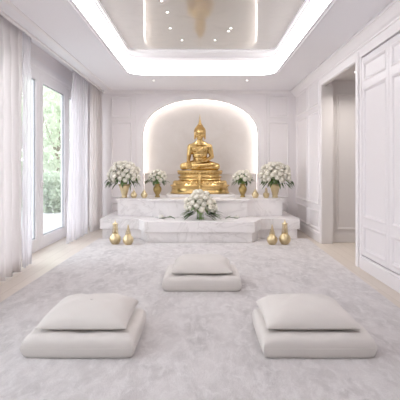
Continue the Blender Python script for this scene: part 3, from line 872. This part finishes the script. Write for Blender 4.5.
# sprigs lying on the lower step, on either side of the bouquet
for nm, s in (('left', -1), ('right', 1)):
    bm = B(); q = random.Random(31 + s)
    pts = [(s * .46, 9.08, T1 + .012), (s * .50, 9.10, T1 + .04), (s * .55, 9.15, T1 + .03), (s * .70, 9.17, T1 + .012)]
    p0 = Vector(pts[0]); pts = [tuple(Vector(p) - p0) for p in pts]
    tube(bm, pts, .007, 6, rend=.003)
    for i in range(16):
        t = .1 + .85 * i / 15; k = min(2, int(t * 3)); p = Vector(pts[k]).lerp(Vector(pts[k + 1]), t * 3 - k)
        leaf(bm, p, (s * .8, q.uniform(-.7, .7), q.uniform(.05, .5)), .07 * q.uniform(.7, 1.2), .012, .01)
    o = obj('leaf_sprig', bm, M['leaf'], loc=tuple(p0 + Vector((-.035, 0, 0)))); tag(o, 'dark leafy sprig lying on the lower marble step ' + nm + ' of the centre bouquet', 'sprig')

# ------------------------------------------------------------------ small gold jars and lamps
def jar(name, label, cat, loc, k, parts, group):
    t = thing(name, label, cat, loc, 0, group)
    for nm, prof, mat in parts:
        bm = B(); lathe(bm, [(r * k, z * k) for r, z in prof], 32); obj(nm, bm, mat, t, smooth=True)
    return t
globe = [(.36, 0), (.39, .02), (.36, .07), (.48, .17), (.58, .36), (.61, .54), (.58, .70), (.49, .86), (.38, .98), (.32, 1.06), (.31, 1.12)]
spire = [(.31, 1.12), (.33, 1.15), (.22, 1.22), (.11, 1.32), (.06, 1.5), (.03, 1.7), (.005, 1.95)]
lidk = [(.33, 1.12), (.36, 1.15), (.26, 1.25), (.11, 1.33), (.13, 1.41), (.08, 1.5), (.01, 1.6)]
bowl = [(.34, 0), (.36, .03), (.33, .07), (.46, .16), (.55, .34), (.58, .55), (.56, .80), (.60, .86), (.60, .90), (.40, .91)]
cone = [(.34, 1.11), (.32, 1.25), (.22, 1.55), (.13, 1.85), (.08, 2.05)]
cone2 = [(.34, .91), (.30, 1.1), (.22, 1.5), (.14, 1.9)]
gp, lg = M['gold_pale'], M['lamp_glass']
jar('gold_jar', 'small spired gold jar beside the left flared vase on the altar', 'jar', (-1.345, 9.86, T2), .104, (('body', globe, gp), ('lid', spire, gp)), 'small gold jars on the altar')
jar('gold_jar', 'small knobbed gold jar standing near the left urn vase on the altar', 'jar', (-1.14, 9.86, T2), .106, (('body', globe, gp), ('lid', lidk, gp)), 'small gold jars on the altar')
jar('gold_jar', 'small lidded gold jar standing near the right urn vase on the altar', 'jar', (1.05, 9.86, T2), .112, (('body', globe, gp), ('lid', lidk, gp)), 'small gold jars on the altar')
jar('gold_lamp', 'small gold bowl lamp with glass chimney beside the right flared vase', 'lamp', (1.265, 9.86, T2), .104, (('bowl', bowl, gp), ('chimney', cone2, lg)), 'small gold jars on the altar')
tall = (('bowl', globe, gp), ('chimney', [(.34, 1.12), (.32, 1.3), (.28, 1.7), (.25, 2.05)], lg), ('stem', [(.05, 1.1), (.04, 1.6), (.04, 2.05)], gp), ('cap', [(.28, 2.05), (.31, 2.08), (.29, 2.13), (.15, 2.19), (.08, 2.25), (.09, 2.3), (.04, 2.38), (.005, 2.6)], gp))
short = (('bowl', globe, gp), ('chimney', cone, lg), ('stem', [(.04, 1.1), (.03, 1.6), (.03, 2.05)], gp), ('cap', [(.09, 2.05), (.11, 2.08), (.05, 2.15), (.005, 2.3)], gp))
jar('floor_lamp', 'taller gold globe lamp with glass neck on the rug, left of the altar step', 'lamp', (-1.475, 8.50, RZ), .162, tall, 'gold globe lamps')
jar('floor_lamp', 'shorter gold globe lamp with pointed neck on the rug, at the left of the altar', 'lamp', (-1.245, 8.43, RZ), .150, short, 'gold globe lamps')
jar('floor_lamp', 'shorter gold globe lamp with pointed neck on the rug, at the right of the altar', 'lamp', (1.185, 8.45, RZ), .150, short, 'gold globe lamps')
jar('floor_lamp', 'taller gold globe lamp with glass neck on the rug, right of the altar step', 'lamp', (1.405, 8.48, RZ), .165, tall, 'gold globe lamps')
for o in bpy.data.objects:
    if o.name.startswith('floor_lamp'): o.name = 'globe_lamp'

def tealight(label, loc, dish_r, r, h):
    t = thing('candle', label, 'candle', loc, 0)
    bm = B(); lathe(bm, [(dish_r * .6, 0), (dish_r, .012), (dish_r * 1.02, .018), (dish_r * .55, .010)], 28); obj('dish', bm, M['dish'], t, smooth=True)
    bm = B(); lathe(bm, [(r * .96, .010), (r, .014), (r, h - .004), (r * .95, h), (r * .3, h - .004)], 24); obj('wax', bm, M['candle'], t, smooth=True)
    bm = B(); tube(bm, [(0, 0, h - .006), (.001, 0, h + .012)], .002, 6); obj('wick', bm, M['twig'], t)
tealight('white candle on a wide white dish, left of the centre bouquet on the lower step', (-.76, 9.30, T1), .11, .045, .065)
tealight('short white candle right of the centre bouquet on the lower step', (.645, 9.30, T1), .06, .042, .045)

# ------------------------------------------------------------------ ceiling lamps and glowing discs on the mirror
def spotlight(label, loc, r, z, energy=0, tilt=None, size=.07):
    t = thing('ceiling_spot', label, 'light', (loc[0], loc[1], z), 0, 'recessed ceiling spotlights')
    bm = B(); tube(bm, [(r * math.cos(2 * PI * i / 24), r * math.sin(2 * PI * i / 24), -.001) for i in range(24)], r * .16, 6, closed=True); obj('ring', bm, M['frame'], t, smooth=True)
    bm = B(); lathe(bm, [(r * .86, -.004), (r * .86, -.001)], 20); obj('lens', bm, M['spot'], t)
    if energy:
        l = bpy.data.lights.new('spot_beam', 'AREA'); l.shape = 'DISK'; l.size = size; l.energy = energy; l.color = (1, .95, .9); l.spread = math.radians(140)
        lo = bpy.data.objects.new('spot_beam', l); COL.objects.link(lo); lo.location = (loc[0], loc[1], z - .012)
        if tilt: lo.rotation_euler = tilt
spotlight('small spotlight in the ceiling above the left part of the altar', (-.94, 9.75), .02, ZC, 3.6, (math.radians(15), 0, 0))
spotlight('small added spotlight in the ceiling above the right part of the altar', (.88, 9.75), .02, ZC, 3.6, (math.radians(15), 0, 0))  # added to pair with the left one and light the altar
spotlight('round spotlight in the ceiling of the hall beyond the doorway', (2.48, 8.0), .045, 2.85, 8.5)
for nm, x, y in (('nearest the mirror frame, left of centre', -.295, 7.38), ('nearest the mirror frame, right of centre', .19, 7.38), ('right half, brighter of two together', .39, 6.75),
                 ('right half, lower of two together', .365, 6.90), ('left half, lowest of a line of three', -.43, 6.75), ('left half, middle of a line of three', -.42, 6.06), ('left half, highest of a line of three', -.455, 5.65)):
    spotlight('tiny glowing disc in the ceiling mirror, ' + nm, (x, y), .014, 3.199)  # glowing discs added for the bright specks on the mirror

# ------------------------------------------------------------------ light: sky through the glass doors
w = bpy.data.worlds.new('sky'); sc.world = w; w.use_nodes = True
nt = w.node_tree; bg = nt.nodes['Background']
tc = nt.nodes.new('ShaderNodeTexCoord'); sep = nt.nodes.new('ShaderNodeSeparateXYZ'); nt.links.new(tc.outputs['Generated'], sep.inputs[0])
nt.links.new(ramp(nt, sep.outputs[2], [(0.0, (.985, .99, 1)), (.6, (.90, .94, 1))]), bg.inputs['Color'])
bg.inputs['Strength'].default_value = 2.6

# ------------------------------------------------------------------ camera
cam = bpy.data.cameras.new('camera'); co = bpy.data.objects.new('camera', cam); COL.objects.link(co)
co.location = (0, 0, 1.31); co.rotation_euler = (PI / 2, 0, 0)
cam.sensor_width = 36; cam.lens = 45; cam.shift_x = -.005; cam.shift_y = -.08; cam.clip_start = .05
sc.camera = co
vs = sc.view_settings
sc.display_settings.display_device = 'sRGB'
vs.view_transform = 'Standard'; vs.look = 'None'; vs.gamma = 1; vs.use_curve_mapping = False; vs.exposure = .69
sc.cycles.max_bounces = 14; sc.cycles.diffuse_bounces = 8; sc.cycles.transparent_max_bounces = 16
